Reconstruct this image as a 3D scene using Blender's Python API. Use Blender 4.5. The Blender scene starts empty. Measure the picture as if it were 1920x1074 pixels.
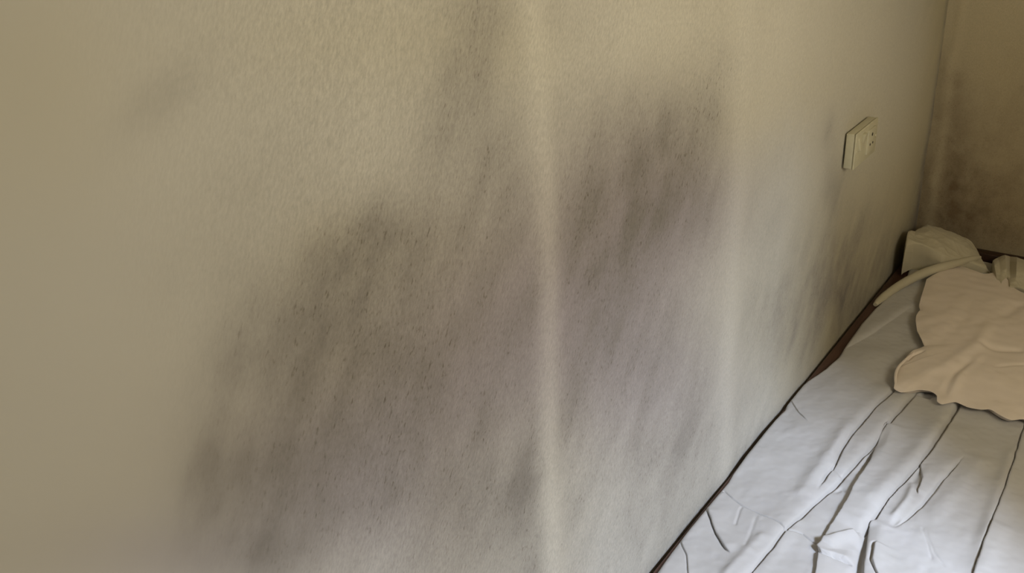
import bpy, bmesh, math, random
import numpy as np
from mathutils import Matrix, Vector, noise
random.seed(7); np.random.seed(7)
SC = bpy.context.scene
COL = SC.collection

# ------------------------------------------------------------------ camera
PW, PH = 1920.0, 1074.0
_a = np.array([1450.0, -937.0]); _b = np.array([200.0, 3753.0])
F = math.sqrt(-float(_a @ _b))
_Y = np.array([*_a, F]); _Y /= np.linalg.norm(_Y)
_D = np.array([*_b, F]); _D /= np.linalg.norm(_D)
_Z = -_D; _X = np.cross(_Y, _Z)
R = np.stack([_X, _Y, _Z])
CAM = np.array([0.65, -3.052, 1.774])
cd = bpy.data.cameras.new('camera'); cam = bpy.data.objects.new('camera', cd); COL.objects.link(cam)
cd.sensor_width = 36; cd.lens = F / PW * 36; cd.clip_start = 0.02
m = Matrix(((R[0,0], -R[0,1], -R[0,2], CAM[0]), (R[1,0], -R[1,1], -R[1,2], CAM[1]),
            (R[2,0], -R[2,1], -R[2,2], CAM[2]), (0, 0, 0, 1)))
cam.matrix_world = m
SC.camera = cam

# ------------------------------------------------------------------ light and exposure
SC.view_settings.view_transform = 'Standard'; SC.view_settings.look = 'None'
SC.view_settings.gamma = 1; SC.view_settings.use_curve_mapping = False
SC.view_settings.exposure = 0.0
w = bpy.data.worlds.new('world'); SC.world = w; w.use_nodes = True
w.node_tree.nodes['Background'].inputs[0].default_value = (0.75, 0.85, 1.0, 1)
w.node_tree.nodes['Background'].inputs[1].default_value = 0.35
def look(o, tgt):
    o.rotation_euler = (Vector(tgt) - o.location).to_track_quat('-Z', 'Y').to_euler()
def area(name, loc, tgt, sx, sy, power, col, spread=180):
    l = bpy.data.lights.new(name, 'AREA'); l.shape = 'RECTANGLE'; l.size = sx; l.size_y = sy
    l.energy = power; l.color = col; l.spread = math.radians(spread)
    o = bpy.data.objects.new(name, l); COL.objects.link(o); o.location = loc; look(o, tgt); return o
# daylight coming down through the window in the right-hand wall
area('sky_light', (3.2, -3.3, 4.0), (0.35, -1.6, 0.6), 0.35, 1.2, 530, (0.64, 0.76, 1.0))
# added warm fill light, unseen, placed to brighten the wall and bed
l = bpy.data.lights.new('warm_fill_light', 'POINT'); l.energy = 43; l.color = (1.0, 0.89, 0.67); l.shadow_soft_size = 0.3
o = bpy.data.objects.new('warm_fill_light', l); COL.objects.link(o); o.location = (1.5, -2.0, 1.75)

# ------------------------------------------------------------------ pixel rays to real points
def ray(u, v): return R @ np.array([u - 960.0, v - 537.0, F])
def U(u, v, z=0.506):
    r = ray(u, v); return CAM + r * ((z - CAM[2]) / r[2])
def WL(u, v):
    r = ray(u, v); p = CAM - r * (CAM[0] / r[0]); return p[1:]          # (y, z) on the left wall
def WF(u, v):
    r = ray(u, v); p = CAM - r * (CAM[1] / r[1]); return p[[0, 2]]      # (x, z) on the far wall

# ------------------------------------------------------------------ helpers
def link(name, me, mat=None, parent=None):
    o = bpy.data.objects.new(name, me); COL.objects.link(o)
    if mat: me.materials.append(mat)
    if parent: o.parent = parent
    return o
def smooth(me):
    me.polygons.foreach_set('use_smooth', [True] * len(me.polygons))
def grid_mesh(name, V, nu, nv, flip=False):
    """V: (nu,nv,3)"""
    idx = np.arange(nu * nv).reshape(nu, nv)
    q = np.stack([idx[:-1, :-1], idx[1:, :-1], idx[1:, 1:], idx[:-1, 1:]], -1).reshape(-1, 4)
    if flip: q = q[:, ::-1]
    me = bpy.data.meshes.new(name)
    me.from_pydata(V.reshape(-1, 3).tolist(), [], q.tolist()); me.update(); smooth(me)
    return me
def box_bm(bm, x0, x1, y0, y1, z0, z1):
    r = bmesh.ops.create_cube(bm, size=1)
    for v in r['verts']:
        v.co = Vector((x0 + (v.co.x + .5) * (x1 - x0), y0 + (v.co.y + .5) * (y1 - y0), z0 + (v.co.z + .5) * (z1 - z0)))
    return r['verts']
def box(name, x0, x1, y0, y1, z0, z1, mat, parent=None, bevel=0, seg=3):
    bm = bmesh.new(); box_bm(bm, x0, x1, y0, y1, z0, z1)
    if bevel: bmesh.ops.bevel(bm, geom=list(bm.edges), offset=bevel, segments=seg, profile=.5, affect='EDGES')
    bmesh.ops.recalc_face_normals(bm, faces=bm.faces)
    me = bpy.data.meshes.new(name); bm.to_mesh(me); bm.free()
    if bevel: smooth(me)
    return link(name, me, mat, parent)
def sstep(t): t = np.clip(t, 0, 1); return t * t * (3 - 2 * t)
def vnoise(P, s, seed=0):
    """smooth value noise on (...,2) points, range about -1..1"""
    rs = np.random.RandomState(seed); T = rs.rand(256, 256) * 2 - 1
    q = P * s; i = np.floor(q).astype(int); f = q - i; f = f * f * f * (f * (6 * f - 15) + 10)
    a = T[i[..., 0] % 256, i[..., 1] % 256]; b = T[(i[..., 0] + 1) % 256, i[..., 1] % 256]
    c = T[i[..., 0] % 256, (i[..., 1] + 1) % 256]; d = T[(i[..., 0] + 1) % 256, (i[..., 1] + 1) % 256]
    return (a * (1 - f[..., 0]) + b * f[..., 0]) * (1 - f[..., 1]) + (c * (1 - f[..., 0]) + d * f[..., 0]) * f[..., 1]

# ------------------------------------------------------------------ materials
class NT:
    def __init__(s, name):
        s.m = bpy.data.materials.new(name); s.m.use_nodes = True; s.t = s.m.node_tree
        s.b = s.t.nodes['Principled BSDF']
    def n(s, ty, **kw):
        x = s.t.nodes.new(ty)
        for k, v in kw.items(): setattr(x, k, v)
        return x
    def l(s, a, b): s.t.links.new(a, b)
    def val(s, sock, x):
        if hasattr(x, 'is_linked') or isinstance(x, bpy.types.NodeSocket): s.l(x, sock)
        else: sock.default_value = x
    def math(s, op, a, b=0.0, c=0.0, clamp=False):
        x = s.n('ShaderNodeMath', operation=op, use_clamp=clamp)
        s.val(x.inputs[0], a); s.val(x.inputs[1], b); s.val(x.inputs[2], c); return x.outputs[0]
    def mix(s, f, a, b, bt='MIX'):
        x = s.n('ShaderNodeMix', data_type='RGBA', blend_type=bt)
        s.val(x.inputs[0], f)
        for k, c in ((6, a), (7, b)):
            if isinstance(c, tuple): x.inputs[k].default_value = (*c, 1)
            else: s.l(c, x.inputs[k])
        return x.outputs[2]
    def obj(s, scale=(1, 1, 1), rot=(0, 0, 0)):
        tc = s.n('ShaderNodeTexCoord'); mp = s.n('ShaderNodeMapping')
        mp.inputs['Scale'].default_value = scale; mp.inputs['Rotation'].default_value = rot
        s.l(tc.outputs['Object'], mp.inputs['Vector']); return mp.outputs[0]
    def noise(s, vec, scale, detail=3, rough=.5):
        x = s.n('ShaderNodeTexNoise'); s.l(vec, x.inputs['Vector'])
        x.inputs['Scale'].default_value = scale; x.inputs['Detail'].default_value = detail
        x.inputs['Roughness'].default_value = rough; return x.outputs['Fac']
    def mapr(s, v, a, b, c=0, d=1):
        x = s.n('ShaderNodeMapRange'); s.l(v, x.inputs[0])
        for i, k in enumerate((a, b, c, d)): x.inputs[i + 1].default_value = k
        return x.outputs[0]
    def attr(s, name):
        x = s.n('ShaderNodeAttribute', attribute_name=name); return x
    def bump(s, h, st=1.0, dist=.001, prev=None):
        x = s.n('ShaderNodeBump'); x.inputs['Strength'].default_value = st; x.inputs['Distance'].default_value = dist
        s.l(h, x.inputs['Height'])
        if prev: s.l(prev, x.inputs['Normal'])
        return x.outputs[0]

def wall_material(name, clean, mould, yellow, purple):
    t = NT(name)
    a = t.attr('stain'); sep = t.n('ShaderNodeSeparateColor'); t.l(a.outputs['Color'], sep.inputs[0])
    M, PU, YE = sep.outputs; LI = t.attr('lighten').outputs['Fac']; RO = t.attr('rough').outputs['Fac']
    v = t.obj((1, 1, 1)); mp2 = t.n('ShaderNodeMapping'); mp2.inputs['Scale'].default_value = (1, 1, .42)
    t.l(t.obj((1, 1, 1), (math.radians(26), 0, 0)), mp2.inputs['Vector']); vs = mp2.outputs[0]
    big = t.noise(v, 9, 5, .6); mid = t.noise(vs, 38, 5, .65)
    fine = t.noise(vs, 360, 3, .65); fib = t.noise(vs, 270, 2, .5)
    # mould breaks up into patches
    brk = t.math('ADD', t.mapr(big, .3, .7, .72, 1.28), t.mapr(mid, .3, .7, -.16, .16))
    Mm = t.math('MULTIPLY', M, brk, clamp=True)
    c = t.mix(YE, clean, yellow)
    c = t.mix(PU, c, purple)
    c = t.mix(Mm, c, mould)
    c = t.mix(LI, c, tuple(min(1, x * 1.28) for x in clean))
    # fine grain everywhere, dark spores where the mould is thick
    g = t.math('MULTIPLY', t.math('SUBTRACT', fine, .5), t.math('MULTIPLY', RO, .75))
    g = t.math('ADD', g, 1.0)
    gc = t.n('ShaderNodeCombineColor')
    for i in range(3): t.l(g, gc.inputs[i])
    c = t.mix(1.0, c, gc.outputs[0], 'MULTIPLY')
    th = t.mapr(fib, .60, .75, 0, .9)
    dens = t.mapr(t.math('ADD', Mm, t.math('MULTIPLY', mid, .75)), .49, 1.0, 0, .75)
    sp = t.math('MULTIPLY', t.math('MULTIPLY', th, dens), RO, clamp=True)
    c = t.mix(sp, c, (.085, .066, .04))
    t.l(c, t.b.inputs['Base Color']); t.b.inputs['Roughness'].default_value = .85
    t.b.inputs['Specular IOR Level'].default_value = .25
    hb = t.math('ADD', t.math('MULTIPLY', fine, .6), t.math('MULTIPLY', fib, .7))
    hb = t.math('MULTIPLY', hb, RO)
    t.l(t.bump(hb, .6, .0015), t.b.inputs['Normal'])
    return t.m

def plain(name, col, rough=.8, nscale=20, amt=.1, bumpd=.0004):
    t = NT(name); v = t.obj(); f = t.noise(v, nscale, 5, .6)
    c = t.mix(t.mapr(f, .3, .7), tuple(x * (1 - amt) for x in col), tuple(min(1, x * (1 + amt)) for x in col))
    t.l(c, t.b.inputs['Base Color']); t.b.inputs['Roughness'].default_value = rough
    t.l(t.bump(f, .5, bumpd), t.b.inputs['Normal']); return t.m

def cloth_material(name, col, stain=None, wr=.0012):
    t = NT(name); v = t.obj(); f = t.noise(v, 14, 4, .6)
    c = t.mix(t.mapr(f, .35, .7, 0, .5), col, stain or tuple(x * .9 for x in col))
    t.l(c, t.b.inputs['Base Color']); t.b.inputs['Roughness'].default_value = .9
    t.b.inputs['Specular IOR Level'].default_value = .15
    t.b.inputs['Sheen Weight'].default_value = .15
    vo = t.n('ShaderNodeTexNoise', noise_type='RIDGED_MULTIFRACTAL'); t.l(v, vo.inputs['Vector'])
    vo.inputs['Scale'].default_value = 22; vo.inputs['Detail'].default_value = 3
    b1 = t.bump(vo.outputs['Fac'], .35, wr)
    wv = t.noise(v, 700, 2, .5); b2 = t.bump(wv, .35, .0004, b1)
    t.l(b2, t.b.inputs['Normal']); return t.m

def wood_material(name, c1, c2):
    t = NT(name); v = t.obj((6, .5, 6)); f = t.noise(v, 30, 5, .65)
    c = t.mix(t.mapr(f, .3, .7), c1, c2); t.l(c, t.b.inputs['Base Color'])
    t.b.inputs['Roughness'].default_value = .45
    t.l(t.bump(f, .4, .0006), t.b.inputs['Normal']); return t.m

M_LEFT = wall_material('mouldy_plaster', (.52, .50, .44), (.20, .182, .162), (.50, .45, .30), (.32, .275, .315))
M_FAR = wall_material('dingy_plaster', (.50, .44, .31), (.17, .125, .075), (.42, .34, .19), (.3, .24, .2))
M_ROOM = plain('room_plaster', (.42, .37, .27))
M_FLOOR = plain('cement_floor', (.24, .20, .16), .6)
M_SHEET = cloth_material('white_cotton', (.495, .485, .475), (.46, .45, .425))
M_CREAM = cloth_material('cream_cotton', (.78, .69, .61), (.74, .655, .55), .0006)
M_CASE = cloth_material('grubby_cotton', (.52, .475, .355), (.42, .38, .27))
M_WOOD = wood_material('red_brown_wood', (.060, .026, .016), (.105, .050, .034))
M_WOODD = wood_material('dark_wood', (.028, .012, .008), (.045, .02, .012))
M_MATT = plain('mattress_ticking', (.35, .3, .25))
M_PLASTIC = plain('ivory_plastic', (.60, .57, .42), .4, 60, .05, .0001)
M_DARK = plain('dark_slot', (.03, .025, .02))
M_FRAMEW = plain('painted_window_frame', (.4, .36, .3), .5)

# ------------------------------------------------------------------ stains, and light and shade painted in with them
def blobs(P, fn, lst):
    """P (...,2) wall coordinates; soft elliptical patches centred where they sit on the wall."""
    out = np.zeros(P.shape[:-1])
    for (u, v, rx, ry, ang, s) in lst:
        c = fn(u, v); J = np.stack([(fn(u + 4, v) - fn(u - 4, v)) / 8, (fn(u, v + 4) - fn(u, v - 4)) / 8], 1)
        d = (P - c) @ np.linalg.inv(J).T
        a = math.radians(ang); ca, sa = math.cos(a), math.sin(a)
        x = d[..., 0] * ca + d[..., 1] * sa; y = -d[..., 0] * sa + d[..., 1] * ca
        out = 1 - (1 - out) * (1 - s * np.exp(-.5 * ((x / rx) ** 2 + (y / ry) ** 2)))
    return out
def seg_dist(P, pts):
    pts = np.asarray(pts, float); best = np.full(P.shape[:-1], 1e9); sg = np.ones(P.shape[:-1]); tt = np.zeros(P.shape[:-1])
    L = np.r_[0, np.cumsum(np.linalg.norm(np.diff(pts, axis=0), axis=1))]
    for i in range(len(pts) - 1):
        a, b = pts[i], pts[i + 1]; ab = b - a; n = ab @ ab
        ap = P - a; t = np.clip((ap @ ab) / n, 0, 1)
        q = ap - t[..., None] * ab; d = np.sqrt((q ** 2).sum(-1))
        cr = ab[0] * ap[..., 1] - ab[1] * ap[..., 0]
        k = d < best; best = np.where(k, d, best); sg = np.where(k, np.sign(cr), sg)
        tt = np.where(k, (L[i] + t * math.sqrt(n)) / L[-1], tt)
    return best, sg, tt
def set_attrs(me, M, PU, YE, LI, RO):
    a = me.color_attributes.new('stain', 'FLOAT_COLOR', 'POINT')  # mould, purple and yellow, with some painted light and shade among them
    a.data.foreach_set('color', np.stack([M, PU, YE, np.ones_like(M)], -1).reshape(-1).astype(np.float32))
    for n, d in (('lighten', LI), ('rough', RO)):
        b = me.attributes.new(n, 'FLOAT', 'POINT'); b.data.foreach_set('value', d.reshape(-1).astype(np.float32))

def structure(o): o['kind'] = 'structure'; return o

# ------------------------------------------------------------------ room shell
RX, BY, H = 1.7, -4.4, 2.7            # right wall, back wall, ceiling height
ny, nz = 500, 300
ys = np.linspace(BY, .02, ny); zs = np.linspace(0, H, nz)
YY, ZZ = np.meshgrid(ys, zs, indexing='ij'); P = np.stack([YY, ZZ], -1)
mould_dark = blobs(P, WL, [
 (690,450,70,50,-20,.42), (660,520,55,55,0,.34), (560,610,90,80,-30,.26), (445,685,38,45,0,.26), (640,640,60,60,0,.18),
 (800,470,120,70,-10,.30), (870,560,130,80,-25,.26), (700,600,120,80,-20,.22), (600,760,120,110,-35,.22),
 (895,120,70,110,0,.24), (925,310,65,110,0,.40), (930,20,50,50,0,.24), (850,280,35,60,0,.10), (1080,40,60,40,0,.18),
 (1225,370,90,75,-40,.66), (1160,470,80,70,0,.34), (1290,230,90,50,-45,.44), (1190,250,60,60,-30,.20), (1375,115,34,38,-60,.30),
 (1340,190,40,40,-45,.22), (1330,380,50,70,0,.24),
 (1120,570,70,90,0,.30), (1200,660,100,80,0,.26), (1270,560,60,90,0,.14), (1220,800,100,60,0,.12),
 (930,650,60,100,10,.34), (890,830,110,110,25,.32), (820,980,120,90,20,.26), (980,880,45,120,0,.20), (985,1030,50,60,0,.16),
 (720,720,110,80,-40,.30), (620,850,120,80,-45,.30), (500,930,90,90,0,.36), (490,1040,80,70,0,.40), (420,850,40,110,10,.22),
 (640,1000,90,70,0,.22), (330,175,75,30,-42,.20), (520,340,90,60,-30,.10), (400,520,90,60,0,.06),
 (1564,248,8,30,6,.55), (1574,360,14,50,5,.40), (1600,490,38,75,0,.45), (1530,560,50,60,-30,.16), (1590,560,30,60,-30,.35), (1520,620,60,60,-35,.30), (1470,520,40,120,0,.16), (1640,440,30,70,8,.25), (1480,240,60,70,0,.08),  # mould, plus brown painted in for shade low by the corner
 (1510,60,8,60,20,.10), (1350,800,70,100,0,.12), (1180,960,190,130,-20,.27), (1060,860,60,100,0,.2), (1330,860,90,120,-30,.15), (1400,640,50,60,0,.10), (1690,500,30,60,20,.35)])  # broad low patches are painted in to dim the window light
Pu = blobs(P, WL, [(1240,390,130,100,-35,.8), (1130,540,140,110,0,.6), (1180,700,130,100,0,.45), (860,720,170,110,-30,.6),
 (640,880,150,90,-40,.45), (330,1050,140,50,0,.30), (760,960,160,110,0,.30), (1000,620,120,120,0,.22), (1240,760,90,90,0,.16), (930,560,100,60,-20,.2)])  # purple of the mould band, also putting cool daylight into the colour
Ye = blobs(P, WL, [(1450,60,150,90,0,.35), (1480,200,80,90,0,.20), (700,60,200,80,0,.25), (1740,260,26,240,8,.75), (1700,400,40,90,10,.5),
 (660,470,60,50,0,.35), (640,560,80,60,0,.25), (60,150,160,200,0,.30), (680,700,60,60,0,.3), (830,480,90,60,0,.3), (1600,520,60,110,0,.75), (1540,640,80,90,-30,.6), (1660,300,60,160,5,.5), (950,60,90,80,0,.3)])
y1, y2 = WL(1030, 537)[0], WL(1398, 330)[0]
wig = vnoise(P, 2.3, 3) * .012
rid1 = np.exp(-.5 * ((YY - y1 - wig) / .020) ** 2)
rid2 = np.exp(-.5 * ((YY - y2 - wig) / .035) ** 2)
lit_patch = blobs(P, WL, [(1490,60,90,120,0,.8), (1450,180,60,80,0,.45), (1650,130,90,170,0,.7), (1200,40,120,60,0,.3)])  # light painted into the wall colour where the lamp falls off
Li = np.clip(.24 * rid1 + .14 * rid2, 0, 1) + .15 * np.exp(-.5 * ((YY - WL(1060, 800)[0]) / .05) ** 2) * sstep((1.1 - ZZ) / .3)  # pale vertical stripes and a soft pale band low down
q_ = np.stack([P[..., 0] * .77 - P[..., 1] * .64, (P[..., 0] * .64 + P[..., 1] * .77) * .34], -1)
mould_dark = mould_dark * (1 + .22 * vnoise(q_, 14, 71) + .22 * vnoise(q_, 34, 72)) + .10 * sstep((YY + 2.6) / .5) * np.clip(vnoise(q_, 10, 73) + .45 * vnoise(q_, 27, 74) + .1, 0, 1)
mould_dark = mould_dark * (1 - .75 * rid1) * (1 - .6 * rid2)
# corner line: yellow-brown seep and mould, with a broad darkening beside it
cw = .012 * vnoise(P, 9, 5)
cor = np.exp(-.5 * ((YY + .012 + cw) / .022) ** 2) * (.35 + .55 * sstep((1.25 - ZZ) / .5))
cor2 = np.exp(-.5 * ((YY + .03 + cw) / .11) ** 2) * sstep((1.1 - ZZ) / .6)
mould_dark = 1 - (1 - mould_dark) * (1 - .75 * cor) * (1 - .45 * cor2)
Ye = 1 - (1 - Ye) * (1 - .8 * np.exp(-.5 * ((YY + .05) / .12) ** 2))
mould_dark = 1 - (1 - mould_dark) * (1 - .7 * np.exp(-.5 * ((YY + .010 + cw) / .007) ** 2) * np.clip(.6 + .6 * vnoise(P, 40, 75), 0, 1))
mould_dark = np.clip(mould_dark * 1.06, 0, .95)
Ro = sstep((YY + 2.74) / .34) * (.55 + .45 * sstep((-.9 - YY) / .9))
XX = -.0012 - .0045 + .0035 * (rid1 * .8 + rid2 * 1.0) + .0025 * vnoise(P, 3.0, 11) + .0012 * vnoise(P, 9.0, 12)
XX = XX - .003
V = np.stack([XX, YY, ZZ], -1)
me = grid_mesh('wall_left', V, ny, nz, flip=True)
set_attrs(me, mould_dark, Pu, Ye, np.clip(1 - (1 - np.clip(Li, 0, 1)) * (1 - lit_patch), 0, 1), Ro)
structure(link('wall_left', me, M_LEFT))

nx, nzf = 260, 260
xs = np.linspace(-.03, RX, nx); zs = np.linspace(0, H, nzf)
Xf, Zf = np.meshgrid(xs, zs, indexing='ij'); P = np.stack([Xf, Zf], -1)
mould_dark = blobs(P, WF, [(1800,330,70,110,0,.40), (1860,420,80,60,0,.45), (1760,400,30,90,0,.5), (1790,150,12,12,0,.35), (1780,260,16,120,0,.35), (1930,200,30,90,0,.2), (1740,440,60,60,0,.5)])
mould_dark = 1 - (1 - mould_dark) * (1 - .35 * sstep((1.25 - Zf) / .7))  # darker overall towards the floor
Ye = blobs(P, WF, [(1900,200,70,150,0,.4), (1900,400,70,80,0,.5)])
Yf = .004 + .0015 * vnoise(P, 4, 21) + .004 * np.exp(-.5 * ((Xf - .012) / .01) ** 2) * vnoise(P, 14, 22)
me = grid_mesh('wall_far', np.stack([Xf, Yf, Zf], -1), nx, nzf)
for p in me.polygons[:1]:
    fl = p.normal.y > 0
if fl: me.flip_normals()
set_attrs(me, mould_dark, mould_dark * 0, Ye, np.exp(-.5 * ((Xf - .03) / .012) ** 2) * .3, mould_dark * 0 + .55)
structure(link('wall_far', me, M_FAR))

structure(box('floor', -.1, RX + .1, BY - .1, .1, -.1, 0, M_FLOOR))
structure(box('ceiling', -.1, RX + .1, BY - .1, .1, H, H + .1, M_ROOM))
structure(box('wall_back', -.1, RX + .1, BY - .12, BY, 0, H, M_ROOM))
# right wall with a window opening
WY0, WY1, WZ0, WZ1 = -3.5, -2.2, 1.0, 2.465
bm = bmesh.new()
box_bm(bm, RX, RX + .12, BY, .1, 0, WZ0); box_bm(bm, RX, RX + .12, BY, .1, WZ1, H)
box_bm(bm, RX, RX + .12, BY, WY0, WZ0, WZ1); box_bm(bm, RX, RX + .12, WY1, .1, WZ0, WZ1)
me = bpy.data.meshes.new('wall_right'); bm.to_mesh(me); bm.free(); structure(link('wall_right', me, M_ROOM))
bm = bmesh.new(); fw = .045
box_bm(bm, RX + .03, RX + .08, WY0, WY0 + fw, WZ0, WZ1); box_bm(bm, RX + .03, RX + .08, WY1 - fw, WY1, WZ0, WZ1)
box_bm(bm, RX + .03, RX + .08, WY0, WY1, WZ0, WZ0 + fw); box_bm(bm, RX + .03, RX + .08, WY0, WY1, WZ1 - fw, WZ1)
box_bm(bm, RX + .03, RX + .08, (WY0 + WY1) / 2 - .02, (WY0 + WY1) / 2 + .02, WZ0, WZ1)
me = bpy.data.meshes.new('window_1'); bm.to_mesh(me); bm.free(); structure(link('window_1', me, M_FRAMEW))

# ------------------------------------------------------------------ socket plate on the left wall
def T(o, label, cat, group=None):
    o['label'] = label; o['category'] = cat
    if group: o['group'] = group
    return o
sy0, sz1 = -.853, 1.774 - 1.044 * .65      # near edge, top
sh, sw, st = .088, .165, .019
sock = bpy.data.objects.new('switch_board', None); COL.objects.link(sock); sock.location = (0, sy0 + sw / 2, sz1 - sh / 2)
T(sock, 'small ivory plastic switch board fixed to the mouldy left wall near the corner', 'electrical socket')
box('back_box', -.006, st * .72, -sw / 2 + .0015, sw / 2 - .0015, -sh / 2 + .0015, sh / 2 - .0015, M_PLASTIC, sock, .002)
box('face_plate', st * .72, st, -sw / 2, sw / 2, -sh / 2, sh / 2, M_PLASTIC, sock, .0028)
for k, yy in enumerate((-.056, -.030)):
    f_ = box('rocker_switch', -.004, .004, -.010, .010, -.017, .017, M_PLASTIC, sock, .0015)
    f_.location = (st, yy, .016); f_.rotation_euler = (0, math.radians(12 if k else -12), 0)
out = box('socket_outlet', st - .003, st + .0035, .002, .058, -.030, .030, M_PLASTIC, sock, .002)
def hole(y, z, r):
    bm = bmesh.new(); bmesh.ops.create_cone(bm, cap_ends=True, segments=20, radius1=r, radius2=r, depth=.0012)
    bmesh.ops.rotate(bm, verts=bm.verts, matrix=Matrix.Rotation(math.pi / 2, 3, 'Y')); bmesh.ops.translate(bm, verts=bm.verts, vec=(st + .0035, y, z))
    me = bpy.data.meshes.new('pin_hole'); bm.to_mesh(me); bm.free(); return link('pin_hole', me, M_DARK, out)
hole(.030, .015, .0042); hole(.020, -.008, .0030); hole(.040, -.008, .0030)
for yy in (-.072, .072):
    bm = bmesh.new(); bmesh.ops.create_uvsphere(bm, u_segments=14, v_segments=8, radius=.0035)
    for v in bm.verts: v.co.x *= .5
    bmesh.ops.translate(bm, verts=bm.verts, vec=(st, yy, 0)); me = bpy.data.meshes.new('screw'); bm.to_mesh(me); bm.free(); smooth(me)
    link('screw', me, M_PLASTIC, sock)

# ------------------------------------------------------------------ bed
BW, Y0, Y1 = .92, -2.02, -.02
bed = bpy.data.objects.new('bed', None); COL.objects.link(bed); bed.location = (0, 0, 0)
T(bed, 'low wooden bed pushed into the corner, its red-brown side rail against the wall', 'bed')
box('side_rail', .002, .040, Y0, Y1, .40, .497, M_WOOD, bed, .003)
box('side_rail', BW - .03, BW, Y0, Y1, .40, .490, M_WOOD, bed, .003)
box('headboard', .041, BW, Y1 - .022, Y1 + .012, .10, .524, M_WOODD, bed, .003)
box('footboard', .041, BW - .031, Y0, Y0 + .022, .38, .485, M_WOOD, bed, .003)
box('slat_base', .041, BW - .031, Y0 + .023, Y1 - .023, .36, .39, M_WOOD, bed)
box('mattress', .042, BW - .032, Y0 + .024, Y1 - .024, .391, .488, M_MATT, bed, .012)
for (x, y) in ((.01, Y0 + .001), (BW - .06, Y0 + .001), (.01, Y1 - .08), (BW - .06, Y1 - .08)):
    box('leg', x, x + .05, y, y + .05, 0, .359, M_WOOD, bed, .003)

# ------------------------------------------------------------------ sheet
def W(pts, z=.508): return [U(u, v, z)[:2] for u, v in pts]
edge = np.array(W([(1231,1074),(1258,1035),(1285,1000),(1326,950),(1355,915),(1366,902),(1375,886),(1405,845),(1425,818),(1450,789),(1472,768),
                   (1481,744),(1491,733),(1516,712),(1547,693),(1571,671),(1592,640),(1615,607),(1640,578),(1668,552),(1700,520),(1712,480)], .504))
edge = edge[np.argsort(edge[:, 1])]
def xe(y): return np.clip(np.interp(y, edge[:, 1], edge[:, 0]), .004, .05)
FOLDS = []
def fold(kind, pts, side=1, h=.008, w_=.03, gd=.003, gw=.0022, taper=.12, t0=None):
    FOLDS.append((kind, W(pts), side, h, w_, gd, gw, taper))
# side=+1 : ground to the right of the line (away from the wall) is high
fold('pleat', [(1690,722),(1647,761),(1617,794),(1600,814),(1578,848),(1565,877),(1549,897),(1530,925)], -1, 0.0095, 0.0210, 0.0092, .0022)
fold('pleat', [(1722,730),(1695,761),(1669,792),(1653,818),(1613,861),(1568,910),(1540,935),(1473,994),(1410,1070),(1370,1120)], -1, 0.0095, 0.0210, 0.0092, .0022, taper=.06)
fold('step', [(1667,790),(1657,815),(1636,868),(1623,889),(1604,924),(1584,962),(1563,991),(1543,1029),(1535,1075),(1530,1120)], 1, .009, .035, .003, taper=.04)
fold('pleat', [(1803,750),(1797,761),(1780,789),(1750,836),(1727,868),(1698,900),(1666,935),(1648,962),(1636,979),(1619,1003)], -1, 0.0120, 0.0210, 0.0115, .0022, taper=.05)
fold('step', [(1727,868),(1733,900),(1722,930)], 1, .004, .015, .002)
fold('pleat', [(1810,850),(1794,871),(1762,906),(1733,941),(1700,972),(1686,982),(1669,991)], -1, 0.0072, 0.0160, 0.0069, .0022, taper=.22)
fold('step', [(1940,760),(1920,815),(1903,874),(1885,927),(1870,965),(1847,1023),(1832,1070),(1815,1120)], 1, .006, .05, .007, .0026, taper=.05)
fold('groove', [(1636,976),(1630,1000),(1618,1040),(1608,1080),(1600,1120)], 1, 0, 0, .014, .011, taper=.12)
fold('step', [(1641,970),(1636,1000),(1630,1040),(1624,1110)], 1, .010, .03, .003)
fold('step', [(1645,1018),(1642,1026),(1638,1052),(1645,1073),(1660,1110)], 1, .003, .02, .006, .002, taper=.05)
fold('step', [(1616,1000),(1584,1008),(1552,1020),(1542,1034),(1546,1042),(1570,1048),(1600,1055)], 1, .007, .018, .003, taper=.1)
fold('groove', [(1355,915),(1372,932),(1390,946),(1416,960),(1440,974),(1460,984),(1473,994),(1488,996),(1504,1000),(1520,1012),(1541,1024)], 1, 0, 0, .0065, .0022, taper=.04)
fold('step', [(1352,917),(1390,948),(1416,962),(1473,996),(1504,1002),(1541,1024)], -1, .002, .03, 0, .002, taper=.05)
fold('step', [(1326,944),(1336,970),(1346,997),(1358,1018),(1372,1040)], 1, .006, .022, .005, .003, taper=.18)
fold('step', [(1278,1008),(1290,1040),(1293,1080)], 1, .002, .02, .002, .002)
fold('groove', [(1391,948),(1384,965),(1378,985)], 1, 0, 0, .002, .003)
fold('ridge', [(1435,1000),(1395,1040),(1350,1090)], 1, .004, .010)
fold('ridge', [(1500,965),(1470,1010),(1420,1080)], 1, .003, .014)
fold('ridge', [(1600,790),(1560,850),(1530,890),(1490,940)], 1, .006, .016)
fold('ridge', [(1850,850),(1780,930),(1740,980)], 1, .004, .018)
fold('ridge', [(1880,980),(1850,1040),(1830,1090)], 1, .005, .02)
fold('groove', [(1728,985),(1738,1010),(1748,1050)], 1, 0, 0, .0016, .003)
fold('groove', [(1735,990),(1752,1035),(1775,1062)], 1, 0, 0, .0012, .003)
fold('pleat', [(1735,560),(1724,568),(1703,578),(1642,621),(1583,656),(1550,685)], -1, 0.0056, 0.0160, 0.0000, .0022, taper=.25)
fold('groove', [(1420,965),(1411,990),(1395,1030)], 1, 0, 0, .0015, .004)
fold('groove', [(1560,880),(1572,888),(1580,896)], 1, 0, 0, .004, .006)
fold('groove', [(1724,735),(1738,742),(1750,746)], 1, 0, 0, .010, .010)
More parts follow.
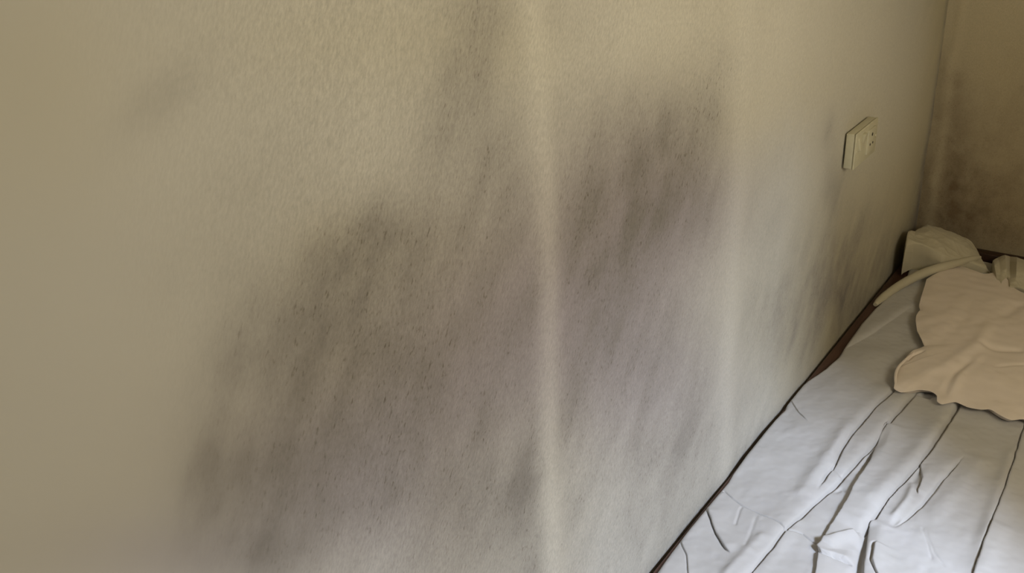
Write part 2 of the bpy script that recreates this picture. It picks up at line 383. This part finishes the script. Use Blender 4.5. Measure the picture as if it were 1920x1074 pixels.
fold('ridge', [(1655,640),(1600,710),(1520,800),(1440,900)], 1, .007, .06)
fold('ridge', [(1770,790),(1700,870),(1620,960)], 1, .004, .02)
fold('step', [(1480,742),(1500,775),(1520,800)], 1, .003, .03, 0, .003, taper=.3)
fold('groove', [(1667,786),(1658,815),(1646,838),(1626,868),(1600,900)], 1, 0, 0, .011, .0075, taper=.45)
fold('groove', [(1738,862),(1722,888),(1706,912),(1692,930)], 1, 0, 0, .006, .010, taper=.4)
fold('groove', [(1594,812),(1572,848),(1556,880)], 1, 0, 0, .004, .006, taper=.4)
fold('groove', [(1560,925),(1578,915),(1592,925)], 1, 0, 0, .004, .006, taper=.4)
fold('ridge', [(1608,1000),(1575,1012),(1550,1028)], 1, .007, .010)
fold('groove', [(1556,1046),(1580,1050),(1602,1060)], 1, 0, 0, .007, .004, taper=.3)
fold('groove', [(1668,992),(1680,978),(1690,968)], 1, 0, 0, .005, .007, taper=.4)
fold('ridge', [(1712,900),(1700,940),(1672,975)], 1, .006, .007)
fold('ridge', [(1900,830),(1875,910),(1850,985),(1830,1040)], 1, .005, .012)
def sheet_h(P):
    S = np.zeros(P.shape)
    h = .506 + .0022 * vnoise(P, 11, 31) + .0012 * vnoise(P, 30, 32) + .0005 * vnoise(P, 80, 33)
    for kind, pts, side, hh, w_, gd, gw, tp in FOLDS:
        lo = np.min(pts, 0) - .15; hi = np.max(pts, 0) + .15
        k = ((P > lo) & (P < hi)).all(-1)
        if not k.any(): continue
        Q = P[k] + .0009 * np.stack([vnoise(P[k], 45, 41), vnoise(P[k], 45, 42)], -1)
        d, s, t = seg_dist(Q, pts)
        A = sstep(t / tp) * sstep((1 - t) / tp)
        if kind == 'step':
            dd = d * s * side
            pl = np.asarray(pts, float); n_ = len(pl); j = np.clip((t * (n_ - 1)).astype(int), 0, n_ - 2); dr = (pl[-1] - pl[0])
            dr = dr / np.linalg.norm(dr); nor = np.array([-dr[1], dr[0]]) * side
            ov = min(.007, hh * .7)
            S[k] -= (A * ov * np.exp(-(np.maximum(dd + .0006, 0) / .006) ** 2) * sstep((dd + .0022) / .0016))[..., None] * nor
            z = hh * np.exp(-(np.maximum(dd, 0) / w_) ** 1.5) * sstep((dd + .0030) / .0022)
            z = z - gd * 1.3 * np.exp(-((dd + .0032) / gw) ** 2)
        elif kind == 'pleat':
            dd = np.maximum(d * s * side, 0) / w_
            gv = gw * (1 + .7 * vnoise(Q, 18, 44)); z = hh * dd * np.exp(1 - dd) - gd * np.exp(-(d / gv) ** 2)
        elif kind == 'groove': z = -gd * np.exp(-(d / gw) ** 2)
        else: z = hh * np.exp(-(d / w_) ** 2)
        h[k] += A * z
    return h, S
def sheet_full(P):
    h, S = sheet_h(P)
    return np.maximum(h, .4925), S
ya = np.linspace(Y0 - .004, -1.86, 40)[:-1]; yb = np.linspace(-1.86, Y1 - .045, 1000)
ys = np.r_[ya, yb]
ta = np.r_[np.linspace(0, .66, 470), np.linspace(.66, 1, 30)[1:]]
YY, TT = np.meshgrid(ys, ta, indexing='ij')
XX = xe(YY) + TT * (BW + .004 - xe(YY)); P = np.stack([XX, YY], -1)
ZZ, SH = sheet_full(P)
# hem near the wall bends down onto the rail
dm = XX - xe(YY)
ZZ = np.where(dm < .010, .4988 + (ZZ - .4988) * np.sqrt(np.clip(1 - (1 - dm / .010) ** 2, 0, 1)), ZZ)
ZZ = np.where(XX < .042, np.maximum(ZZ, .4985), ZZ)
V = np.stack([XX + SH[..., 0], YY + SH[..., 1], ZZ], -1)
# hanging side away from the wall
hang = []
for k in range(1, 16):
    c = V[:, -1].copy(); c[:, 0] += .004 + .006 * np.sin(ys * 40 + k * .1) * k / 15; c[:, 2] -= k * .016; hang.append(c)
V = np.concatenate([V, np.stack(hang, 1)], 1)
me = grid_mesh('bed_sheet', V, V.shape[0], V.shape[1], flip=True)
sheet = link('bed_sheet', me, M_SHEET)
T(sheet, 'crumpled white cotton sheet with long pleats spread over the bed', 'bed sheet')

# ------------------------------------------------------------------ cream cloth on the sheet
outl = [(1738,520),(1731,543),(1724,567),(1726,576),(1718,590),(1717,600),(1720,616),(1726,632),(1734,646),(1722,651),(1712,656),(1700,666),(1692,682),
        (1680,687),(1679,708),(1676,726),(1689,731),(1705,729),(1720,727),(1746,730),(1757,738),(1757,750),(1766,755),(1793,749),(1804,753),(1816,759),
        (1842,765),(1858,765),(1872,774),(1884,781),(1898,786),(1920,782),(1950,792),(2000,780),(2060,740),(2080,660),(2040,590),(1985,560),(1950,556),
        (1920,545),(1903,536),(1890,522),(1880,512),(1868,507),(1858,510),(1845,511),(1830,506),(1812,498),(1798,495),(1785,500),(1765,508),(1748,514)]
ZC = .535
O = np.array([U(u, v, .530)[:2] for u, v in outl]); c0 = U(1840, 645, ZC)[:2]
seg = np.linalg.norm(np.roll(O, -1, 0) - O, axis=1); L = np.r_[0, np.cumsum(seg)]; OO = np.vstack([O, O[:1]])
NS, NR = 520, 90
s_ = np.linspace(0, L[-1], NS, endpoint=False)
ox = np.interp(s_, L, OO[:, 0]); oy = np.interp(s_, L, OO[:, 1])
def csm(a, n=5):
    k = np.hanning(n + 2)[1:-1]; k /= k.sum(); return sum(np.roll(a, i - n // 2) * k[i] for i in range(n))
ox, oy = csm(ox, 3), csm(oy, 3)
rr = 1 - (1 - np.linspace(0, 1, NR)) ** 1.35
PX = c0[0] + rr[:, None] * (ox - c0[0]); PY = c0[1] + rr[:, None] * (oy - c0[1]); P = np.stack([PX, PY], -1)
base = .526
rim = np.clip((1 - rr[:, None]) / .10, 0, 1)
body = base + .012 * (1 - rr[:, None] ** 3) + .003 * vnoise(P, 22, 57) * rr[:, None] ** 6
def cfold(pts, h, w_):
    d, s, t = seg_dist(P, [U(u, v, ZC)[:2] for u, v in pts]); return h * np.exp(-(d / w_) ** 2) * sstep(t / .2) * sstep((1 - t) / .2)
body = body + .0022 * vnoise(P, 16, 51) * (1 + 0 * body) + .001 * vnoise(P, 40, 52)
body += cfold([(1720,700),(1770,690),(1830,650),(1860,600)], .006, .018)
body += cfold([(1765,745),(1790,700),(1830,670)], -.005, .010) + cfold([(1780,740),(1800,700),(1850,660)], .004, .012)
body += cfold([(1830,640),(1870,655),(1930,660)], -.006, .012) + cfold([(1875,600),(1910,570),(1940,560)], -.004, .014)
body += cfold([(1860,690),(1900,686),(1960,684)], -.003, .004) + cfold([(1740,650),(1790,620),(1830,560)], -.003, .02)
body += cfold([(1700,672),(1712,662),(1735,655)], -.004, .004)
rows = [np.stack([PX, PY, body], -1)]
top = rows[0]
# turned rim and underside
th = .0016
r1 = top[-1].copy(); r1[:, 2] -= th
nin = np.stack([c0[0] - ox, c0[1] - oy], -1); nin /= np.linalg.norm(nin, axis=1)[:, None]
r2 = r1.copy(); r2[:, :2] += nin * .012; r2[:, 2] -= .004
r3 = r1.copy(); r3[:, :2] += nin * .024; r3[:, 2] = .509
Vc = np.concatenate([top, r1[None], r2[None], r3[None]], 0)
Vc = np.concatenate([Vc, Vc[:, :1]], 1)
me = grid_mesh('cream_cloth', Vc, Vc.shape[0], Vc.shape[1])
bm = bmesh.new(); bm.from_mesh(me); bmesh.ops.remove_doubles(bm, verts=bm.verts, dist=1e-6); bmesh.ops.recalc_face_normals(bm, faces=bm.faces); bm.to_mesh(me); bm.free(); smooth(me)
cream = link('cream_cloth', me, M_CREAM)
T(cream, 'flat cream cloth with wavy edges lying on top of the white sheet', 'cloth')
# little hem loop at its near-left corner
def tube(name, pts, rad, mat, parent=None, seg=12, flat=1.0):
    cu = bpy.data.curves.new(name, 'CURVE'); cu.dimensions = '3D'; sp = cu.splines.new('NURBS'); sp.points.add(len(pts) - 1)
    for p, q in zip(sp.points, pts): p.co = (*q, 1)
    sp.use_endpoint_u = True; sp.order_u = 4; cu.resolution_u = 12; cu.bevel_depth = 1; cu.bevel_resolution = 5; cu.use_fill_caps = True
    for p, r in zip(sp.points, rad if hasattr(rad, '__len__') else [rad] * len(pts)): p.radius = r
    tmp = bpy.data.objects.new(name, cu); dg = bpy.context.evaluated_depsgraph_get(); COL.objects.link(tmp); dg.update()
    me = bpy.data.meshes.new_from_object(tmp.evaluated_get(bpy.context.evaluated_depsgraph_get())); bpy.data.objects.remove(tmp); smooth(me)
    me.materials.clear(); return link(name, me, mat, parent)
hp = [U(u, v, z) for u, v, z in [(1684,731,.522),(1679,722,.526),(1678,706,.530),(1682,690,.531),(1692,680,.532),(1704,668,.532),(1714,660,.528)]]
tube('rolled_hem', hp, [.0015, .0032, .0036, .0036, .0034, .003, .0012], M_CREAM, cream)

# ------------------------------------------------------------------ folded roll of sheet, pillow, gathered case
def patch(name, rows, mat, nu=4, noise_amp=.0, nscale=20, seed=0, parent=None):
    """bicubic-smoothed patch from rows of (u,v,z) control points"""
    C = np.array([[U(*p) for p in r] for r in rows])
    me = bpy.data.meshes.new(name); n, k = C.shape[:2]
    idx = np.arange(n * k).reshape(n, k)
    q = np.stack([idx[:-1, :-1], idx[1:, :-1], idx[1:, 1:], idx[:-1, 1:]], -1).reshape(-1, 4)
    me.from_pydata(C.reshape(-1, 3).tolist(), [], q.tolist()); me.update()
    o = link(name, me, mat, parent)
    md = o.modifiers.new('s', 'SUBSURF'); md.levels = nu; md.render_levels = nu; md.boundary_smooth = 'ALL'
    dg = bpy.context.evaluated_depsgraph_get(); dg.update()
    me2 = bpy.data.meshes.new_from_object(o.evaluated_get(dg)); md.subdivision_type = 'SIMPLE'; dg.update()
    me3 = bpy.data.meshes.new_from_object(o.evaluated_get(bpy.context.evaluated_depsgraph_get())); o.modifiers.clear(); o.data = me2
    for v, q_ in zip(me2.vertices, me3.vertices): v.co = v.co.lerp(q_.co, .7)
    if noise_amp:
        for v in me2.vertices:
            nn = noise.noise_vector(v.co * nscale + Vector((seed, 0, 0))) + .5 * noise.noise_vector(v.co * nscale * 2.3)
            v.co += nn * noise_amp
    smooth(me2); return o

# pillow standing in the corner, inside a grubby case (rows go from the wall side round the front to the far side)
def net_object(name, rows, mat, amp, nscale, seed, blend=.6):
    """closed-sided lumpy shape from a net of real points"""
    C = np.array(rows, float); C[..., 0] = np.maximum(C[..., 0], .006); C[..., 1] = np.minimum(C[..., 1], -.012)
    me = bpy.data.meshes.new(name); n, k = C.shape[:2]; idx = np.arange(n * k).reshape(n, k)
    q = np.stack([idx[:-1, :-1], idx[1:, :-1], idx[1:, 1:], idx[:-1, 1:]], -1).reshape(-1, 4)
    me.from_pydata(C.reshape(-1, 3).tolist(), [], q.tolist()); me.update(); o = link(name, me, mat)
    md = o.modifiers.new('s', 'SUBSURF'); md.levels = 5; md.render_levels = 5
    a_ = bpy.data.meshes.new_from_object(o.evaluated_get(bpy.context.evaluated_depsgraph_get())); md.subdivision_type = 'SIMPLE'; bpy.context.view_layer.update()
    b_ = bpy.data.meshes.new_from_object(o.evaluated_get(bpy.context.evaluated_depsgraph_get())); o.modifiers.clear()
    for v, w_ in zip(a_.vertices, b_.vertices):
        v.co = v.co.lerp(w_.co, blend)
        p_ = v.co * nscale + Vector((seed, 0, 0))
        rdg = 1 - abs(noise.noise(p_)) * 2; rd2 = 1 - abs(noise.noise(p_ * 2.1)) * 2
        v.co += Vector((.25, -.35, 1)) * amp * (rdg + .4 * rd2) * (1 if v.co.z > .5 else 0)
        v.co.x = max(v.co.x, .004)
    bm = bmesh.new(); bm.from_mesh(a_); bmesh.ops.recalc_face_normals(bm, faces=bm.faces); bm.to_mesh(a_); bm.free()
    smooth(a_); o.data = a_; return o
def skirted(top, front_drop):
    Tn = np.array([[U(*p) for p in r] for r in top])
    back = Tn[0].copy(); back[:, 2] = .503; back[:, 1] += .004
    f1 = Tn[-1].copy(); f1[:, 2] -= front_drop * .5; f1[:, 1] += .012
    f2 = Tn[-1].copy(); f2[:, 2] = .503; f2[:, 1] += .022
    A = np.concatenate([back[None], Tn, f1[None], f2[None]], 0)
    l1 = A[:, 0].copy(); l1[:, 2] = .503; r1_ = A[:, -1].copy(); r1_[:, 2] = .503; r1_[:, 0] += .004
    return np.concatenate([l1[:, None], A, r1_[:, None]], 1)
pil = net_object('pillow', skirted([
 [(1702,426,.622),(1716,430,.600),(1738,415,.606),(1774,427,.596),(1816,442,.580),(1830,464,.545)],
 [(1699,440,.618),(1713,444,.606),(1738,436,.606),(1772,446,.596),(1810,460,.574),(1840,484,.535)],
 [(1697,462,.600),(1712,456,.598),(1736,462,.594),(1764,480,.572),(1798,486,.550),(1856,507,.518)]], .09), M_CASE, .0036, 22, 3, .55)
T(pil, 'crumpled grey-beige pillow pushed into the corner between the two walls', 'pillow')
# rolled edge of bedding crossing in front of it
rp = [U(u, v, z) for u, v, z in [(1641,571,.506),(1648,563,.508),(1672,544,.513),(1698,528,.520),(1728,513,.528),(1760,502,.536),(1790,494,.541),(1815,487,.545),(1830,483,.546),(1838,482,.543)]]
roll = tube('rolled_blanket', rp, [.006, .011, .012, .013, .014, .0135, .012, .010, .008, .004], M_CASE)
T(roll, 'thin rolled edge of pale bedding slanting from the wall across the pillow front', 'blanket')
# gathered case by the headboard
gz = lambda i, z: z + (.0, -.004, .010, -.012, .012, .004, -.006, .006)[i % 8]
gt = []
for j, (dv, z) in enumerate(((0, .536), (10, .547), (28, .538), (58, .520))):
    top_y = [486, 478, 475, 477, 480, 484, 488, 494]
    gt.append([(1861 + (0, 10, 24, 32, 46, 66, 80, 100)[i] + j * (3 - i), top_y[i] + dv + (3 if i % 2 else 0), gz(i + (j > 2), z)) for i in range(8)])
g = net_object('pillowcase', skirted(gt, .03), M_CASE, .0012, 40, 9, .6)
T(g, 'bunched-up pale pillowcase against the dark headboard at the right edge', 'pillowcase')
